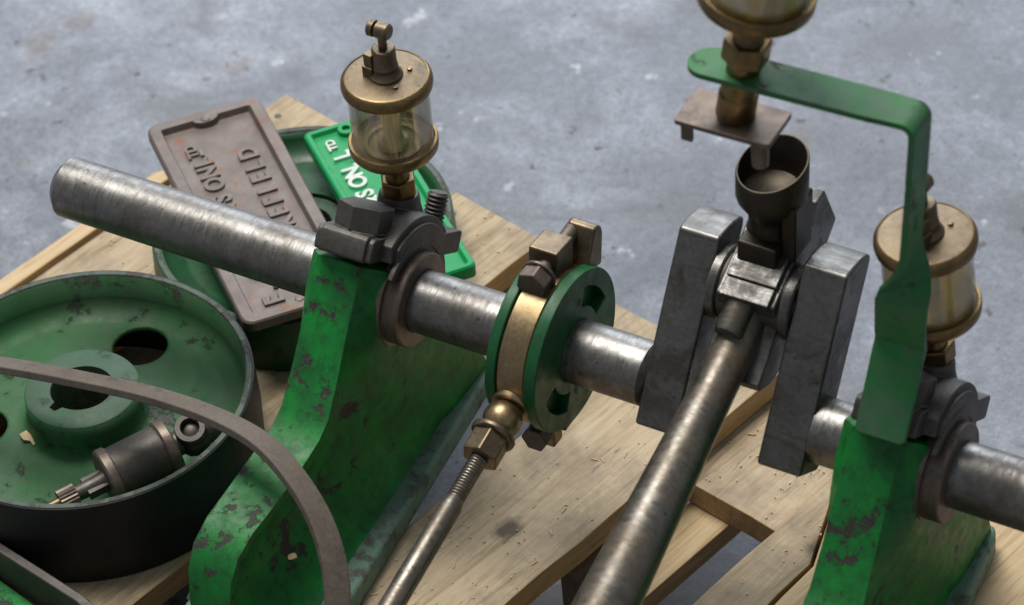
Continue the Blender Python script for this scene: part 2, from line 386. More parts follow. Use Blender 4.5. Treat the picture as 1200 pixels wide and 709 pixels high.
for x0, x1 in ((79.6,85), (125,130.4)):
    m = MB(); m.lathe([(0,x0),(22,x0),(22,x1-1),(21,x1),(0,x1)], along(PIN, Xd, (0,1,0)), 48); m.build('pin_collar', CRANK, cs, CL)
# eccentric sheave: two green flanges with kidney slots on the shaft
def flange(x0, x1, r):
    m = MB(); N = 96
    bm = MB()
    # ring sectors so the kidney slots are real openings
    rows = [19.0, 27, 39, r]
    def slot(a): return any(abs((a-c+180) % 360-180) < 26 for c in (40, 220))
    vs = {}; V = []; Fc = []
    def vid(i, k, s):
        key = (i, k % N, s)
        if key not in vs:
            a = 2*math.pi*(k % N)/N; vs[key] = len(V); V.append((x0 if s == 0 else x1, rows[i]*math.cos(a), rows[i]*math.sin(a)))
        return vs[key]
    solid = lambda i, k: 0 <= i < 3 and not (i == 1 and slot(360*((k % N)+.5)/N))
    for i in range(3):
        for k in range(N):
            if not solid(i, k): continue
            a, b, c, d = (i,k),(i,k+1),(i+1,k+1),(i+1,k)
            Fc.append([vid(*q, 1) for q in (a,d,c,b)]); Fc.append([vid(*q, 0) for q in (a,b,c,d)])
            for (p, q, ni, nk) in ((a,b,i-1,k),(c,d,i+1,k),(b,c,i,k+1),(d,a,i,k-1)):
                if not solid(ni, nk): Fc.append([vid(*p,0), vid(*p,1), vid(*q,1), vid(*q,0)])
    m.add(V, Fc); return m
flange(-5.5, 2.2, 50).build('eccentric_flange', GREENE, cs, CL, bevel=.9, seg=2)
flange(-31, -24.5, 49.3).build('eccentric_flange', GREENE, cs, CL, bevel=.9, seg=2)
m = MB(); m.lathe([(0,-25),(40,-25),(40,-5),(0,-5)], along((0,0,0), Xd, (0,1,0)), 64); m.build('eccentric_hub', GREENE, cs, CL)

# ------------------------------------------------------------------ eccentric strap and rod
er = thing('eccentric_rod', (-19,0,0), 'split bronze eccentric strap with brass ball joint and thin threaded steel rod', 'eccentric rod'); EL = (-19,0,0)
m = MB(); m.lathe([(41,-24),(47.5,-24),(48.5,-23),(48.5,-7),(47.5,-5.9),(41,-5.9)], along((0,0,0), Xd, (0,1,0)), 96, loop=True)
m.build('strap', GOLD, er, EL)
Rx = Matrix.Rotation(rad(-6), 4, 'X')
m = MB(); m.box(-28,-9, -1,19, 39,65, Rx); m.build('clamp_lug', BRASSD, er, EL, bevel=1.5)
m = MB(); m.prism([(25,36),(44,30),(47.5,52),(46,57.5),(42.5,60.5),(38,61)], -19.5, -2, axes((0,0,0),(0,1,0),(0,0,1),(1,0,0))); m.build('clamp_lug', BRASSD, er, EL, bevel=1.6)
m = MB(); m.box(-27,-10, -12,-1, -74,-44); m.box(-27,-10, 2,16, -73,-44); m.build('clamp_lug', BRASSD, er, EL, bevel=1.5)
hb = MB(); Mb = along((-17,-1.5,53), (0,-1,-.05), (1,0,0))
hb.lathe([(0,-46),(5,-46),(5,0),(0,0)], Mb, 16); hb.lathe([(0,-.4),(10.6,-.4),(10.6,2),(0,2)], Mb, 24); hb.prism(hexa(17.5,.3), 2.0, 11.5, Mb)
hb.build('clamp_bolt', BUSH, er, EL, bevel=1.0)
hb = MB(); Mb = along((-18,-14,-62), (0,-1,0)); hb.lathe([(0,-34),(5,-34),(5,0),(0,0)], Mb, 16); hb.prism(hexa(15), 0, 8, Mb); hb.build('clamp_bolt', IRON, er, EL, bevel=.8)
De = Vector((0,-.979,-.203)); Me = along((-15.5,0,0), De)
m = MB(); m.lathe([(0,40),(13,40),(13,46),(12.2,47.5),(12,49),(11.4,50)]+[(11.6*math.cos(rad(a)), 59+11.6*math.sin(rad(a))) for a in range(-50,61,10)]+[(6.5,70),(0,70)], Me, 48)
m.build('ball_end', GOLD, er, EL)
m = MB(); m.lathe([(0,68.5),(13,68.5),(13.6,69.5),(13.6,71.5),(12.5,73),(0,73)], Me, 48); m.prism(hexa(20.5,.35), 72.5, 88, Me); m.build('lock_nut', BRASSD, er, EL, bevel=1.1)
m = MB(); m.lathe(thread(5.4, 84, 119, 2.0, .8), Me, 24); m.lathe([(0,117),(5,117),(6.6,122),(6.9,200),(7.4,420),(0,420)], Me, 32); m.build('rod', RODST, er, EL)

# ------------------------------------------------------------------ connecting rod
Dc = Vector((0,-.908,-.419)); Nc = Vector((0,-.419,.908)); PC = Vector((105,0,0))+PIN
CRL = tuple(PC)
cr = thing('connecting_rod', CRL, 'long round tapered steel connecting rod with square big end on the crank pin', 'connecting rod')
MC = axes(PC, Xd, Nc, Dc)                     # x along pin, y above rod, z along rod
m = MB(); m.lathe([(0,14),(12,14),(12.2,40),(12.4,62),(14.6,120),(17.4,200),(19.2,310),(19.8,520),(0,520)], along(PC, Dc+Vector((-.042,0,0)), Xd), 56); m.build('shank', RODST, cr, CRL)
bo = MB(); bo.prism([(-27,-44),(-28.5,-10),(-28.5,36),(-23,44),(-14,52),(-7,52),(-3,34),(4,18),(20.5,15),(21,-38),(16,-44)], -18, 18, axes(PC, Nc, Dc, Xd))
bo.build('big_end', CRANK, cr, CRL, bevel=1.2)
m = MB(); m.box(-15,15.5, 19,24.5, -32,4.5, MC); m.box(-14.8,15.2, 19,24.0, 5.1,16.5, MC); m.build('strap_plate', CRANK, cr, CRL, bevel=.7)
m = MB(); m.lathe([(0,-38),(8.6,-38),(8.6,33),(7.8,34.5),(0,34.5)], axes(PC+Nc*12.5-Vector((4,0,0)), Xd, Nc, Dc), 32)
m.lathe([(0,-38),(8,-38),(8,33),(7.4,34),(0,34)], axes(PC-Nc*22, Xd, Nc, Dc), 32); m.build('big_end_bolt', RODST, cr, CRL)
m = MB(); m.lathe([(17,-19.5),(20,-19.5),(20,19.5),(17,19.5)], along(PC, Xd, (0,1,0)), 48, loop=True); m.build('bush', IRON, cr, CRL)
m = MB(); m.prism([(-16,-62),(-20,-40),(20,-40),(24,-52),(20,-62)], 6, 17, axes(PC, Nc, Dc, Xd)); m.build('big_end_cap', CRANK, cr, CRL, bevel=1.4)
FT = Vector((105,51.5,138))
fa = (FT-(PC-Dc*34+Nc*20)).normalized(); Mf = along(FT, Vector((.02,.02,1)), Xd)
m = MB(); m.lathe([(0,-66),(14,-66),(14,-46),(13,-44),(13,-36),(15,-32),(19.6,-25),(20.4,-22),(20.4,-1.2),(19.8,0),(19.2,0),(18.6,-1.2),(18.6,-13),(16,-19),(8,-22),(0,-23)], None, 72)
for v in m.v:
    if v.z > -5: v.z += .34*(v.x*.45+v.y*.9)-1.5
m.v = [Mf @ v for v in m.v]
m.build('oil_funnel', FUNNEL, cr, CRL)
m = MB(); m.box(-12,12, -20,14, -66,-46, Mf); m.box(11,20,-12,12,-58,-20, Mf); m.build('funnel_block', FUNNEL, cr, CRL, bevel=1.8)

# ------------------------------------------------------------------ bearing pedestals
BX = -133.75
def make_pedestal():
    L = (BX, -30, ZP)
    t = thing('bearing_pedestal', L, 'chipped green cast pedestal with a bare threaded stud, nearest the belt pulleys', 'bearing pedestal', 'green bearing pedestals under the crankshaft')
    A = [(-124,43.4,-6.7),(-124,20,14),(-124,-23.7,36.9),(-124,-35,21),(-123.5,-47,5),(-122,-64,-17),(-121,-80,-36),(-121.5,-91,-43),(-122,-105,-47),(-124,-140,-54),(-126,-160,-57.5),(-127,-176,-64),(-127.5,-186,-76),(-128,-191,-96),(-128,-192,-140)]
    Lx = [-153.5]*7+[-154,-155,-157,-158,-158,-157,-156,-156]
    By = [84,70,45,38,28,8,-15,-35,-55,-85,-110,-130,-148,-160,-168]
    Bx = [-119+(84-y)*.088 for y in By]; Bx[-1] -= 3
    K = 12; rowsR = []; rowsL = []
    n = len(A)
    for i in range(n):
        a = Vector(A[i]); b = Vector((Bx[i], By[i], -129)); foot = max(0, min(1, (i-4)/4)); R = []; Lr = []
        for k in range(K+1):
            s = k/K
            x = a.x+(b.x-a.x)*s**3.2 - foot*9*math.sin(math.pi*min(1, s*1.5))*(s < .67) - (1-foot)*1.0*math.sin(math.pi*s)
            ys = s*s*(3-2*s)
            zz = a.z+(b.z-a.z)*(1-(1-s)**1.35)
            yy = a.y+(b.y-a.y)*ys
            if foot == 0:
                top = -112.5
                if k == 0: x = a.x
                else: x = max(x, top) if i < 4 else max(x, top-(i-3)*2.5)
                if k == 1: yy = a.y+(9 if i >= 2 else 1); zz = a.z-(7 if i >= 2 else 1)
            if foot > 0 and k == 1: x = a.x-1.5; zz = a.z-7*foot-2; yy = a.y+4*foot
            R.append(Vector((x, yy, zz)))
            Lr.append(Vector((Lx[i]-(x-a.x)*.8, yy, zz)))
        rowsR.append(R); rowsL.append(Lr)
    m = MB(); V = []; Fc = []
    def idx(side, i, k): return (side*n+i)*(K+1)+k
    for rows in (rowsR, rowsL):
        for r in rows: V += r
    for side in (0,1):
        for i in range(n-1):
            for k in range(K): Fc.append((idx(side,i,k), idx(side,i,k+1), idx(side,i+1,k+1), idx(side,i+1,k)))
    for i in range(n-1): Fc.append((idx(0,i,0), idx(0,i+1,0), idx(1,i+1,0), idx(1,i,0)))      # front rib face and split face
    for i in range(n-1): Fc.append((idx(0,i,K), idx(1,i,K), idx(1,i+1,K), idx(0,i+1,K)))      # underside
    for i in (0, n-1):
        for k in range(K): Fc.append((idx(0,i,k), idx(1,i,k), idx(1,i,k+1), idx(0,i,k+1)))
    m.add(V, Fc); body = m.build('body', GREEN, t, L, angle=42, bevel=1.6, seg=2)
    # base flange along the foot
    out = [(-91,86),(-98,92),(-170,92),(-176,86),(-178,-120),(-172,-186),(-158,-198),(-122,-198),(-96,-180),(-84,-160),(-81,-135)]
    out = [(-108,80),(-112,89),(-160,89),(-165,82),(-180,-130),(-176,-180),(-160,-196),(-122,-196),(-100,-182),(-90,-160),(-88,-132)]
    f = MB(); f.prism(out, ZP+.2, ZP+17); f.build('base_flange', FLANGE, t, L, bevel=3.2, seg=3)
    # bush flange rings both sides
    for x0, x1, rr, mm in ((-112.5,-100.5,29,BUSH), (-160,-152.5,23.5,STEEL)):
        r = MB(); r.lathe([(19.6,x0),(rr,x0),(rr+.2,x0+.6),(rr+.2,x1-1),(rr-.6,x1),(19.6,x1)], along((0,0,0), Xd, (0,1,0)), 72, loop=True); r.build('bush_flange', mm, t, L)
    r = MB(); r.lathe([(0,-115),(31.5,-115),(31,-111.8),(0,-111.8)], along((0,0,0), Xd, (0,1,0)), 64); r.build('boss_face', BUSH, t, L)
    # cap
    M = axes((0,0,0), Qd, Pd, Xd)
    c = MB(); lug = [(-49,22.5),(30,22.5),(30,38.5),(-47,38.5),(-49.5,36.5),(-50.5,33),(-50.5,24)]
    c.prism(lug, -149.5, -119, M); c.prism([(a+2.5 if a < 0 else a, b if b < 30 else b-1.2) for a, b in lug], -153.5, -115.5, M)
    c.prism([(20,22.5),(49.5,22.5),(51,24),(51,35),(49.5,36.5),(20,36.5)], -152, -107.5, M)
    arch = [(-33,23)]+[(47*math.cos(rad(a)), 3+47*math.sin(rad(a))) for a in range(140,39,-5)]+[(33,23)]
    c.prism(arch, -131, -109, M)
    c.prism([(a*.86, 23+(b-23)*.84) for a, b in arch], -150, -106.5, M)
    c.prism(arcpts(0,0,37.5,158,22,24)+arcpts(0,0,32,22,158,24), -109.5, -105.6, M)
    tip = Vector((-131.5,35,46.5)); c.lathe([(0,-34),(23,-34),(17,-20),(13.2,-8),(12,-1),(11.4,0),(0,0)], along(tip, (.02,.22,.97)), 40)
    cp = c.build('cap', IRON, t, L, bevel=1.3, seg=2)
    h = MB(); Mh = axes(Vector((-133,0,0))+Qd*-31+Pd*38, Xd, Qd, Pd)
    h.lathe([(0,0),(16,0),(16,.8),(0,.8)], Mh, 40); h.prism(hexa(29, math.pi/2+math.pi/6+rad(30)), .8, 15, Mh)
    h.build('cap_nut', IRON, t, L, bevel=1.5, seg=2)
    s = MB(); s.lathe(thread(6.6, -10, 22, 2.6, 1.1), axes(Vector((-121.5,0,0))+Qd*36+Pd*36, Xd, Qd, Pd), 28); s.build('bare_stud', IRON, t, L)
    return t
ped = make_pedestal()
ped2 = copy_tree(ped)
for ch in list(ped2.children):
    if ch.name.startswith('bare_stud'): bpy.data.objects.remove(ch)
ped2.location.x += .341
ped2['label'] = 'chipped green cast pedestal carrying the tall green bracket, at right of the crank'

# ------------------------------------------------------------------ drip oil cups
def make_cup(label):
    t = thing('oil_cup', (0,0,0), label, 'oil cup', 'glass drip oil cups')
    m = MB(); m.lathe([(0,-8),(6,-8),(6,0),(0,0)], None, 24); m.prism(hexa(19.5,.2), 0, 12, None); m.build('nut', BRASS, t, bevel=1.2)
    m = MB(); m.lathe([(0,11),(7.5,11),(7,14),(6.2,17),(6.2,22),(8,26),(11,31),(11,34),(0,34)], None, 32); m.build('neck', BRASS, t)
    tr = MB(); tr.lathe([(0,32.5),(22,32.5),(25,33.5),(26.3,35.5),(26.5,40),(25.9,41.3),(24.6,41.3),(24.3,37.5),(18.5,36.6),(17.5,37.8),(15,37.8),(14,36.5),(0,36.5)], None, 72); tr.build('tray', BRASS, t)
    g = MB(); g.lathe([(22.6,37.6),(22.6,80),(23.8,80),(23.8,37.6)], None, 72, loop=True); g.build('glass', GLASS, t)
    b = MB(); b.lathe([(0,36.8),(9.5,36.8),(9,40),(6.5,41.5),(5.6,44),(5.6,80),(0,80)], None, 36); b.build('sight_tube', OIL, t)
    l = MB(); l.lathe([(0,79),(22.3,79),(24.5,78.6),(26.2,79.6),(26.6,82),(26.3,85),(25,86.8),(22,87.3),(11,87.6),(0,87.6)], None, 72); lid = l.build('lid', BRASSD, t)
    rm = MB(); rm.lathe([(25.2,78.8),(26.4,79.6),(26.9,82),(26.6,85),(25.3,86.9),(24.2,87.35),(24,86)], None, 72, loop=True); rm.build('lid_rim', BRASS, t)
    rg = MB(); rg.lathe([(15,37),(15,38.6),(17.6,38.6),(17.6,37)], None, 60, loop=True); rg.build('gilt_ring', GOLD, t)
    tf = MB(); tf.lathe([(9,36.9),(9,37.3),(14.8,37.3),(14.8,36.9)], None, 60, loop=True); tf.lathe([(17.8,36.9),(17.8,37.4),(22.4,37.4),(22.4,36.9)], None, 60, loop=True); tf.build('tray_floor', BRASS, t)
    v = MB(); v.lathe([(0,87),(10,87),(10,89),(8.4,90.5),(7.6,93),(7.8,95),(7.2,96),(7.0,106.5),(6.2,107.6),(0,107.6)], None, 36)
    v.box(-11,-3.6,-8,-3.5,87,95); v.box(-9.6,-3.6,-7.5,-2.5,95,104)
    v.build('valve', BRASSD, t, bevel=.6)
    k = MB(); k.lathe([(0,107),(2.6,107),(2.6,118),(0,118)], None, 20)
    k.lathe([(0,-7),(4.4,-7),(5,-6.4),(5,-3.4),(2.4,-3.2),(2.4,-1.4),(5,-1.2),(5,5.4),(4.2,6.4),(0,6.4)], along((-1,0,119.5), (1,.15,0), (0,1,0)), 28)
    k.build('needle_lever', BRASSD, t)
    for a in (-.5, .9): 
        s = MB(); s.lathe([(0,87),(1.6,87.3),(1.5,89),(0,89.4)], Matrix.Translation((14*math.cos(a), 14*math.sin(a), 0)), 12); s.build('lid_screw', BRASSD, t)
    return t
def stand(t, base, n, sc_=1.0, spin=0):
    n = Vector(n).normalized(); M = along(Vector(base)*S, n) @ Matrix.Rotation(spin, 4, 'Z') @ Matrix.Scale(sc_, 4); t.matrix_world = M
cup1 = make_cup('glass and brass oil cup with lever turned over, standing before the green nameplate')
stand(cup1, (-131.5,35,46.5), (0,0,1), 1.0, rad(-8))
cup2 = copy_tree(cup1); cup2['label'] = 'glass and brass oil cup partly hidden behind the upright green bracket strap'
stand(cup2, (209.5,37,43.6), (-.07,-.03,1), 1.05, rad(75))
ol = MB(); ol.lathe([(0,37.5),(22,37.5),(22,50),(0,50)], None, 60); o2 = ol.build('amber_oil', AMBER); o2.parent = cup2
cup3 = copy_tree(cup1); ol = MB(); ol.lathe([(0,37.5),(22,37.5),(22,58),(0,58)], None, 60); ol.build('amber_oil', AMBER, cup3); cup3['label'] = 'brass oil cup atop the far end of the green bracket arm, over the oil funnel'

# ------------------------------------------------------------------ lubricator bracket
bl = (205,-5,60)
br = thing('lubricator_bracket', bl, 'bent green flat bar bracket bolted to the bearing and reaching over the crank', 'bracket')
def sec(c, wdir, w, tdir, th):
    c = Vector(c); a = Vector(wdir).normalized()*w/2; b = Vector(tdir).normalized()*th/2
    return [c-a-b, c+a-b, c+a+b, c-a+b]
Q45 = Qd*-45
def onf(x, p, q=-46): return Vector((x,0,0))+Pd*p+Qd*q
secs = []
secs.append(sec(onf(208,19,-53), Xd, 24, Qd, 3.6)); secs.append(sec(onf(208,21,-53), Xd, 29, Qd, 3.6)); secs.append(sec(onf(207.5,45,-53), Xd, 29, Qd, 3.6)); secs.append(sec(onf(207,66,-53), Xd, 29, Qd, 3.6))
secs.append(sec(onf(207,72,-53), Xd, 29, Vector((0,1,-.35)), 3.6)); secs.append(sec((207,-6,96), Xd, 29, (0,1,-.1), 3.6)); secs.append(sec((207,-6,112), Xd, 29, (0,1,0), 3.6)); secs.append(sec((207.5,-6,120), (1,.12,0), 29, (-.12,1,0), 3.6))
for a, x, z, w in ((20,208,126,27.5),(42,208.5,132,25.5),(64,209,139,24),(82,209,146,23),(90,209,153,22.5)):
    d = Vector((math.cos(rad(a)), math.sin(rad(a)), 0)); secs.append(sec((x,-4+a*.06,z), d, w, (-d.y,d.x,0), 3.6))
secs.append(sec((209.5,5,190), (0,1,0), 22.5, (-1,0,0), 3.6)); secs.append(sec((210,8,228), (0,1,0), 22.5, (-1,0,0), 3.6))
for a in range(15,91,15):
    d = Vector((-math.cos(rad(a)),0,-math.sin(rad(a)))); secs.append(sec((204+6*math.cos(rad(a)),8,230+6*math.sin(rad(a))), (0,1,0), 22.5, d, 3.6))
Ae = Vector((86,-3.5,243))
A0 = Vector((204,8,236)); AW = 24.5
for s_ in (.03,.15,.5,.85): secs.append(sec(A0.lerp(Ae,s_), (.08,1,0), 22.5+min(1,s_*6)*2, (0,0,-1), 3.6))
c0 = A0.lerp(Ae,.9)
for k in range(0,8):
    a = rad(k*90/7*.98); secs.append(sec(c0+Vector((-12.2*math.sin(a)*1.0,-.9*math.sin(a),.7*math.sin(a))), (.08,1,0), max(AW*math.cos(a),2.0), (0,0,-1), 3.6))
m = MB(); m.sweep(secs); m.build('bent_bar', GREENB, br, bl, bevel=.7, seg=2, angle=30)
ax3 = Vector((.16,.02,1)).normalized()
J = A0.lerp(Ae,.76); M3 = along(J, ax3)
m = MB(); m.lathe([(0,-31),(9.5,-31),(10.6,-29),(10.6,-15),(9.4,-14),(9.4,-9),(10.6,-8),(10.6,-2),(9,-2),(9,8.8),(0,8.8)], M3, 40); m.build('ferrule', BRASS, br, bl)
pc = M3 @ Vector((0,0,-32)); pc.y -= 1
m = MB(); m.prism(rrect(-28,27,-15,15,2), -1.6, 1.6, Matrix.Translation(pc) @ Matrix.Rotation(rad(1), 4, 'Z')); m.prism([(-25,-13),(-18,-13),(-19,-9),(-22,-9)], -13, -1, Matrix.Translation(pc)); m.build('wiper_plate', BUSH, br, bl, bevel=.6)
m = MB(); m.lathe([(0,-28),(4.5,-28),(5.5,-1),(0,-1)], Matrix.Translation(pc+Vector((14,2,0))), 20); m.build('drip_tube', BUSH, br, bl)
stand(cup3, J+ax3*9, ax3, 1.17, rad(140))

# ------------------------------------------------------------------ pulleys
def make_pulley(c, R, top, h, web, hubr, hubtop, bore, holes, label, face, dish):
    base = (c[0], c[1], top-h)
    t = thing('belt_pulley', base, label, 'pulley', 'green belt pulleys lying on the pallet'); M = Matrix.Translation((c[0],c[1],0))
    N = 120
    m = MB(); m.lathe([(R-4,top-h),(R,top-h+.5),(R+1.2,top-h/2),(R,top-.8),(R-1,top-.2),(R-1.5,top-1),(R-4,top-3)], M, N, loop=True); m.build('rim_face', face, t, base)
    m = MB(); m.lathe([(R-4.9,top-4),(R-4.9,top-.6),(R-4.4,top),(R-1.2,top-.1),(R-1.0,top-4)], M, N, loop=True); m.build('rim_edge', RIMGR, t, base)
    # dished web with real lightening holes
    prof = [(R-5.5,top-2.5),(R-7.5,web+9),(R-10,web+3.5),(R-15,web+.8)]
    rad_in = hubr+9
    m = MB()
    V = []; Fc = []
    ncir = 72
    # polar grid, drop faces inside holes, snap border onto the circle
    rs = [R-5.3,R-7,R-11,R-19]+[R-19-(R-19-rad_in)*k/26 for k in range(1,27)]+[hubr+5,hubr+2.2,hubr+1.0,hubr+.5,hubr+.1]
    zs = [top-1.0,web+9,web+3.2,web+.6]+[web+.0]*26+[web+.6,web+2.5,web+7,web+13,hubtop-1.2]
    NA = 240
    def inhole(x, y):
        for hx, hy, hr in holes:
            if (x-hx)**2+(y-hy)**2 < hr*hr: return (hx,hy,hr)
        return None
    for j, (r, z) in enumerate(zip(rs, zs)):
        for k in range(NA):
            a = 2*math.pi*k/NA; V.append([r*math.cos(a), r*math.sin(a), z])
    drop = set()
    for j in range(len(rs)-1):
        for k in range(NA):
            q = [j*NA+k, j*NA+(k+1)%NA, (j+1)*NA+(k+1)%NA, (j+1)*NA+k]
            cx_ = sum(V[i][0] for i in q)/4; cy_ = sum(V[i][1] for i in q)/4
            if inhole(cx_, cy_): drop.add(tuple(q)); 
            else: Fc.append(q)
    used = set(i for f in Fc for i in f); dr = set(i for f in drop for i in f)
    for i in used & dr:
        best = min(holes, key=lambda h: (V[i][0]-h[0])**2+(V[i][1]-h[1])**2)
        d = Vector((V[i][0]-best[0], V[i][1]-best[1])); d = d.normalized()*best[2]; V[i][0] = best[0]+d.x; V[i][1] = best[1]+d.y
    m.add(V, Fc, M)
    w = m.build('web', dish, t, base, angle=50)
    if sum(f.normal.z*f.area for f in w.data.polygons) < 0: w.data.flip_normals()
    sol = w.modifiers.new('plate_thickness', 'SOLIDIFY'); sol.thickness = .003; sol.offset = -1
    # hub with keyway bore
    bo = []
    for k in range(64):
        a = 2*math.pi*k/64-math.pi/2
        kk = abs((a+math.pi/2+math.pi) % (2*math.pi)-math.pi)
        rr = bore+5 if kk < .16 else bore
        bo.append((rr*math.cos(a-.25), rr*math.sin(a-.25)))
    m = MB(); V = []; Fc = []
    for (r_, z_) in ((hubr-3,web-8),(hubr-.6,hubtop-6),(hubr-.3,hubtop-.7),(hubr-1.4,hubtop)):
        V += [(r_*math.cos(2*math.pi*k/64-math.pi/2-.25), r_*math.sin(2*math.pi*k/64-math.pi/2-.25), z_) for k in range(64)]
    V += [(x,y,hubtop) for x, y in bo]+[(x,y,web-8) for x, y in bo]
    for j in range(5):
        for k in range(64): Fc.append((j*64+k, j*64+(k+1)%64, (j+1)*64+(k+1)%64, (j+1)*64+k))
    for k in range(64): Fc.append((5*64+k, 5*64+(k+1)%64, (k+1)%64, k))
    m.add(V, Fc, M); m.build('hub', HUBG, t, base, angle=40)
    return t
hl = lambda r, hr, a0: [(r*math.cos(rad(a0+120*k)), r*math.sin(rad(a0+120*k)), hr) for k in range(3)]
pc1 = at(95,451,-81)
make_pulley(pc1, 106.5, -81, 63.5, -107, 35.5, -83.5, 19.5, hl(67,17.5,94), 'dished green pulley with black rim face, spare oiler lying inside it', BLACKST, GREENP)
pc2 = at(354,259,-103)
make_pulley(pc2, 99, -103, 41.5, -118, 30, -107, 19.5, hl(60,15,30), 'green pulley lying underneath the two cast nameplates', GREEND, GREEND)

# ------------------------------------------------------------------ spare oiler lying in the pulley
oc = at(163,543,-88); oc.z = -87.6
od = Vector((-.53,-.848,-.085)).normalized()
so = thing('spare_oiler', oc, 'grey metal oiler with knurled cap lying inside the green pulley', 'oiler'); Mo = along(oc, od) @ Matrix.Scale(1.2,4)
m = MB(); m.lathe([(0,-16),(13.8,-16),(14.2,-15),(14.2,16),(13,17),(0,17)], Mo, 56); m.build('barrel', PEWTER, so, oc)
for z0 in (-19, 13):
    m = MB(); m.lathe([(0,z0),(14.6,z0),(15.6,z0+1),(15.6,z0+5),(14.6,z0+6),(0,z0+6)], Mo, 56); m.build('end_band', BUSH, so, oc)
m = MB(); m.lathe([(0,18),(5.5,18),(4.5,22),(4,34),(4.6,36),(0,36)], Mo, 28); m.box(-6,6,-2.5,2.5,19,30,Mo); m.build('valve_stem', PEWTER, so, oc, bevel=.5)
kn = ngon(40, 6.0); kn = [(x*(1 if k%2 else .9), y*(1 if k%2 else .9)) for k,(x,y) in enumerate(kn)]
m = MB(); m.prism(kn, 35, 44, Mo); m.build('knurled_cap', BUSH, so, oc)
m = MB(); m.lathe([(0,43),(2.8,43),(2.6,57),(1.2,60),(0,60)], Mo, 20); m.build('needle', BRASSD, so, oc)
m = MB(); m.lathe([(0,-44),(7,-44),(7.5,-42),(7.5,-37),(10,-33),(10.5,-29),(9,-25),(6.5,-23),(6.5,-18),(0,-18)], Mo, 36)
Ms = along(Mo @ Vector((0,0,-30)), Vector((.25,-.35,.9))) @ Matrix.Scale(1.2,4); m.lathe([(4.6,6),(4.6,12.5),(5,13.2),(7.6,13.2),(8,12.5),(8,2),(4.6,2)], Ms, 32, loop=True)
m.lathe([(0,2),(4.7,2),(4.7,7),(0,7)], Ms, 24); m.build('sight_feed', PEWTER, so, oc)

# ------------------------------------------------------------------ nameplates
def font_mesh(txt, size, ext, name):
    c = bpy.data.curves.new(name, 'FONT'); c.body = txt; c.size = size; c.extrude = ext; c.bevel_depth = size*.018; c.bevel_resolution = 1; c.offset = size*.022
    o = bpy.data.objects.new(name, c); COL.objects.link(o); bpy.context.view_layer.update()
    me = bpy.data.meshes.new_from_object(o.evaluated_get(bpy.context.evaluated_depsgraph_get()))
    bpy.data.objects.remove(o); return me
def letter_run(chars, name, mat, parent, M):
    # chars: (text, along, height offset, size)
    bm = bmesh.new()
    for txt, x, y, size, sx in chars:
        me = font_mesh(txt, size, .9, name); b2 = len(bm.verts)
        me.transform(Matrix.Translation((x,y,0)) @ Matrix.Diagonal((sx,1,1,1))); bm.from_mesh(me); bpy.data.meshes.remove(me)
    bm.transform(Matrix.Diagonal((S,S,S,1)))
    me = bpy.data.meshes.new(name); bm.to_mesh(me); bm.free(); me.materials.append(mat)
    o = bpy.data.objects.new(name, me); COL.objects.link(o); o.parent = parent; o.matrix_parent_inverse = Matrix.Identity(4)
    Ml = M.copy(); Ml.translation = Ml.translation*S; o.matrix_local = Ml
    return o
def make_plate(name, label, corners, z, th, border, depth, rc, mat, tilt=0.0):
    P = [at(px,py,z) for px, py in corners]            # TL TR BR BL in the photo
    cen = sum(P, Vector())/4; up = (P[0]-P[1]+P[3]-P[2]); rd = (P[0]-P[3]+P[1]-P[2])   # letter-up, reading direction
    L = rd.length/2; Wd = up.length/2; x = rd.normalized(); y = up-x*up.dot(x); y.normalize()
    t = thing(name, (0,0,0), label, 'nameplate'); t.matrix_world = axes(cen*S, x, y, x.cross(y)) @ Matrix.Rotation(tilt, 4, 'X')
    return t, L, Wd
# brown plate
t, L, Wd = make_plate('cast_nameplate', 'brown rusty cast iron nameplate with raised letters and rounded rim', [(168,150),(303,108),(424,338),(289,382)], -92, 10, 9, 5, 9, PLATE)
def plate_body(L, W, th, border, depth, r, slots):
    m = MB(); outer = rrect(-L/2,L/2,-W/2,W/2,r,6); inner = rrect(-L/2+border,L/2-border,-W/2+border,W/2-border,max(1.5,r-border*.7),6)
    slope = rrect(-L/2+border+1.5,L/2-border-1.5,-W/2+border+1.5,W/2-border-1.5,max(1.2,r-border*.7-1),6)
    n = len(outer); rings = [[(x,y,-th) for x,y in outer],[(x,y,-1.5) for x,y in outer],[(x*(1-2.4/L),y*(1-2.4/W),0) for x,y in outer],[(x,y,0) for x,y in inner],[(x,y,-depth) for x,y in slope]]
    V = [p for r_ in rings for p in r_]; Fc = []
    for j in range(len(rings)-1):
        for k in range(n): Fc.append((j*n+k, j*n+(k+1)%n, (j+1)*n+(k+1)%n, (j+1)*n+k))
    Fc.append(tuple(range(n-1,-1,-1))); Fc.append(tuple((len(rings)-1)*n+k for k in range(n)))
    m.add(V, Fc); return m
pb = plate_body(L, Wd, 8, 8.5, 5, 8, None)
for sx in (1,-1):                                       # half-round lugs for the fixing screws in the short sides
    pb.prism([(sx*(L/2-8.0+a), b) for a, b in ([(2,-13)]+[(-5.5*math.sin(rad(k)), -9*math.cos(rad(k))) for k in range(0,181,20)]+[(2,13)])][::1], -6, -.25)
    pb.lathe([(0,-.6),(3.6,-.6),(3.2,.5),(1.5,.9),(0,.9)], Matrix.Translation((sx*(L/2-9.5),0,0)), 20)
pb.build('plate', PLATE, t, bevel=.6, seg=2, angle=40)
zc = -4.3; h = 15.5
def line(txt, x0, x1, y, size, squash): # spread letters evenly from x0 to x1
    step = (x1-x0)/max(1, len(txt)-1) if len(txt) > 1 else 0
    return [(c, x0+step*i, y, size, squash) for i, c in enumerate(txt) if c != ' ']
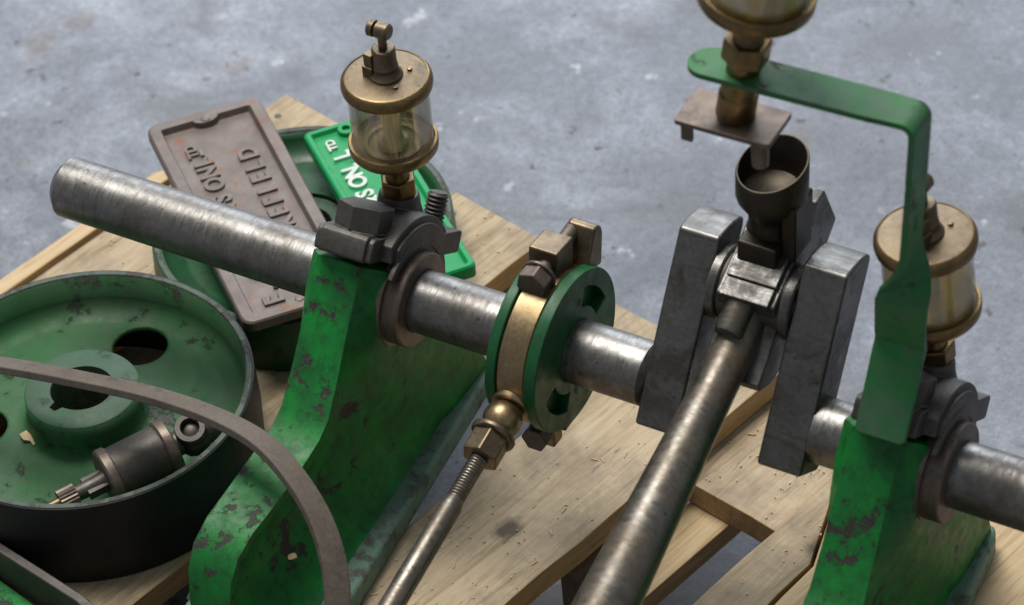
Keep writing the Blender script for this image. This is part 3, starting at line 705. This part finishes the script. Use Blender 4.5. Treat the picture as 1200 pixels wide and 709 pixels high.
run = line('E.GREEN&SON', -94, 42, 8.5, 18, .92) + [('L', 56, 8.5, 18, .92), ('TD', 67, 15, 10, 1.0)] + [('-', 67, 9.6, 14, 1.4)]
run += line('WAKEFIELD', -52, 50, -21.5, 18, .92)
letter_run(run, 'raised_lettering', PLATE, t, Matrix.Translation((0,0,zc)))
# green plate
t, L, Wd = make_plate('green_nameplate', 'bright green nameplate with raised white letters behind the oil cup', [(351,152),(450,132),(559,312),(462,338)], -91, 10, 5, 3, 5, GREENL)
pg = plate_body(L, Wd, 10, 4.2, 3.2, 4, None)
for sx in (1,-1):
    pg.lathe([(2.7,-4),(2.7,.3),(5.4,.3),(6,-.4),(6,-4)], Matrix.Translation((sx*(L/2-8), 0, 0)), 24, loop=True)
pg.box(-L/2+3.5, -L/2+14, -3, 3, -4, -.2); pg.box(L/2-14, L/2-3.5, -2, 2, -5, -2.6)
pg.build('plate', GREENL, t, bevel=.5, seg=2, angle=40)
run = line('E.GREEN&SON.L', -78, 52, 6.0, 16.5, .9) + [('TD', 63, 11.5, 8.5, 1.0)] + line('MAKERS', -8, 36, -15, 12, .9) 
letter_run(run, 'raised_lettering', LETTERW, t, Matrix.Translation((0,0,-2.6)))

# ------------------------------------------------------------------ leather strap, castings at lower left, crumbs
path = bez([(-140,430,-60),(-60,424,-52),(0,428,-45),(90,444,-36),(180,464,-28),(255,490,-22),(308,520,-20),(345,560,-26),(374,608,-38),(391,660,-54),(396,715,-74),(392,770,-98),(380,800,-120)], 8)
path = [at(p.x, p.y, p.z) for p in path]
secs = []
for i, p in enumerate(path):
    d = (path[min(i+1,len(path)-1)]-path[max(i-1,0)]).normalized()
    side = d.cross(Vector((-.15,.35,1))).normalized(); nrm = side.cross(d).normalized()
    a = side*7.5; b = nrm*2.7
    secs.append([p-a-b, p+a-b, p+a+b, p-a+b])
m = MB(); m.sweep(secs); loc = path[len(path)//2]
tag(m.build('leather_strap', LEATHER, None, loc, bevel=1.0, seg=2), 'curved grey brown leather strap looping over the pulley and pedestal foot', 'strap')
ca = thing('green_casting', at(20,700,-140), 'green casting with dark raised wall in the lower left corner', 'casting'); cl = at(20,700,-140)
a = at(-40,622,-112); b = at(88,704,-112); c_ = at(150,760,-112)
m = MB()
wl = [a,b,c_]; secs = []
for p in wl:
    nn = Vector((.45,.9,0)).normalized()
    secs.append([Vector((p.x,p.y,-144.5)), Vector((p.x,p.y,-112)), Vector((p.x,p.y,-112))+nn*6.5, Vector((p.x,p.y,-144.5))+nn*6.5])
m.sweep(secs); m.build('wall', IRON, ca, cl, bevel=1.2)
g = [at(-60,640,-140), at(0,683,-140), at(40,712,-140), at(90,790,-140), at(-60,790,-140)]
m = MB(); m.prism([(p.x,p.y) for p in g], -144, -136); m.build('green_web', GREEN, ca, cl, bevel=1.5)
def crumb(px, py, z, r, label, name='wood_chip', mat=CHIP, flat=.4):
    p = at(px,py,z); m = MB(); bm = bmesh.new(); bmesh.ops.create_icosphere(bm, subdivisions=2, radius=r)
    for v in bm.verts: v.co *= 1+random.uniform(-.3,.3); v.co.z *= flat
    m.add([v.co+p for v in bm.verts], [[v.index for v in f.verts] for f in bm.faces]); bm.free()
    return tag(m.build(name, mat, None, p, smooth=False), label, 'chip')
def flake(px, py, z, l, w, label):
    p = at(px,py,z); m = MB(); m.prism([(-l/2,-w/3),(-l*.1,-w/2),(l*.15,-w*.2),(l/2,-w*.35),(l*.42,w*.2),(l*.1,w/2),(-l*.2,w*.25),(-l*.45,w*.3)], 0, 1.2, Matrix.Translation(p) @ Matrix.Rotation(rad(-14),4,'Z') @ Matrix.Rotation(rad(8),4,'Y'))
    return tag(m.build('wood_chip', CHIP, None, p, smooth=False), label, 'chip')
flake(35,514,-105.5,13,8,'pale splintered wood chip lying in the dished green pulley')
crumb(342,652,-88,2.6,'small yellow crumb resting on the green pedestal foot')
# sawdust scattered over the deck
m = MB()
def bits(n, v0, v1, u0, u1, z):
    for _ in range(n):
        v = random.uniform(v0,v1); u = random.uniform(u0,u1); a = random.uniform(0,6.3); l = random.choice((.4,.5,.6,.6,.8,.8,1.0,2.4)); w = random.uniform(.25,.5)
        c, s_ = math.cos(ang), math.sin(ang); M = Matrix.Translation((c*v-s_*u, s_*v+c*u, z+.15)) @ Matrix.Rotation(a,4,'Z')
        m.box(-l,l,-w,w,0,.5,M)
bits(110,-82,4,-150,174,ZP); bits(40,8,92,86,174,ZP-T); bits(40,-274,-198,60,175,ZP); bits(45,-430,-360,-60,60,ZP); bits(20,100,120,-40,90,ZP)
tag(m.build('sawdust', CHIP, smooth=False), 'fine pale sawdust and splinters over the deck boards', 'sawdust', kind='stuff')

# ------------------------------------------------------------------ light: a bright doorway behind, roof light above
def area(name, loc, target, sx, sy, power, col):
    l = bpy.data.lights.new(name, 'AREA'); l.shape = 'RECTANGLE'; l.size = sx; l.size_y = sy; l.energy = power; l.color = col
    o = bpy.data.objects.new(name, l); COL.objects.link(o); o.location = loc
    o.rotation_euler = (Vector(target)-Vector(loc)).to_track_quat('-Z','Y').to_euler(); return o
area('doorway_light', (-1.6,4.2,1.9), (0,0,0), 3.4, 2.6, 135, (.86,.92,1.0))
area('roof_light', (-1.0,.5,2.9), (0,.1,0), 1.6, 1.3, 108, (1.0,.97,.92))
w = bpy.data.worlds.new('World'); sc.world = w; w.use_nodes = True
bg = w.node_tree.nodes['Background']; bg.inputs[0].default_value = (.86,.92,1.0,1); bg.inputs[1].default_value = .25

sc.view_settings.view_transform = 'Standard'; sc.view_settings.look = 'None'; sc.view_settings.exposure = 0; sc.view_settings.gamma = 1
sc.cycles.max_bounces = 8; sc.cycles.transparent_max_bounces = 12
try: sc.cycles.use_denoising = True
except Exception: pass
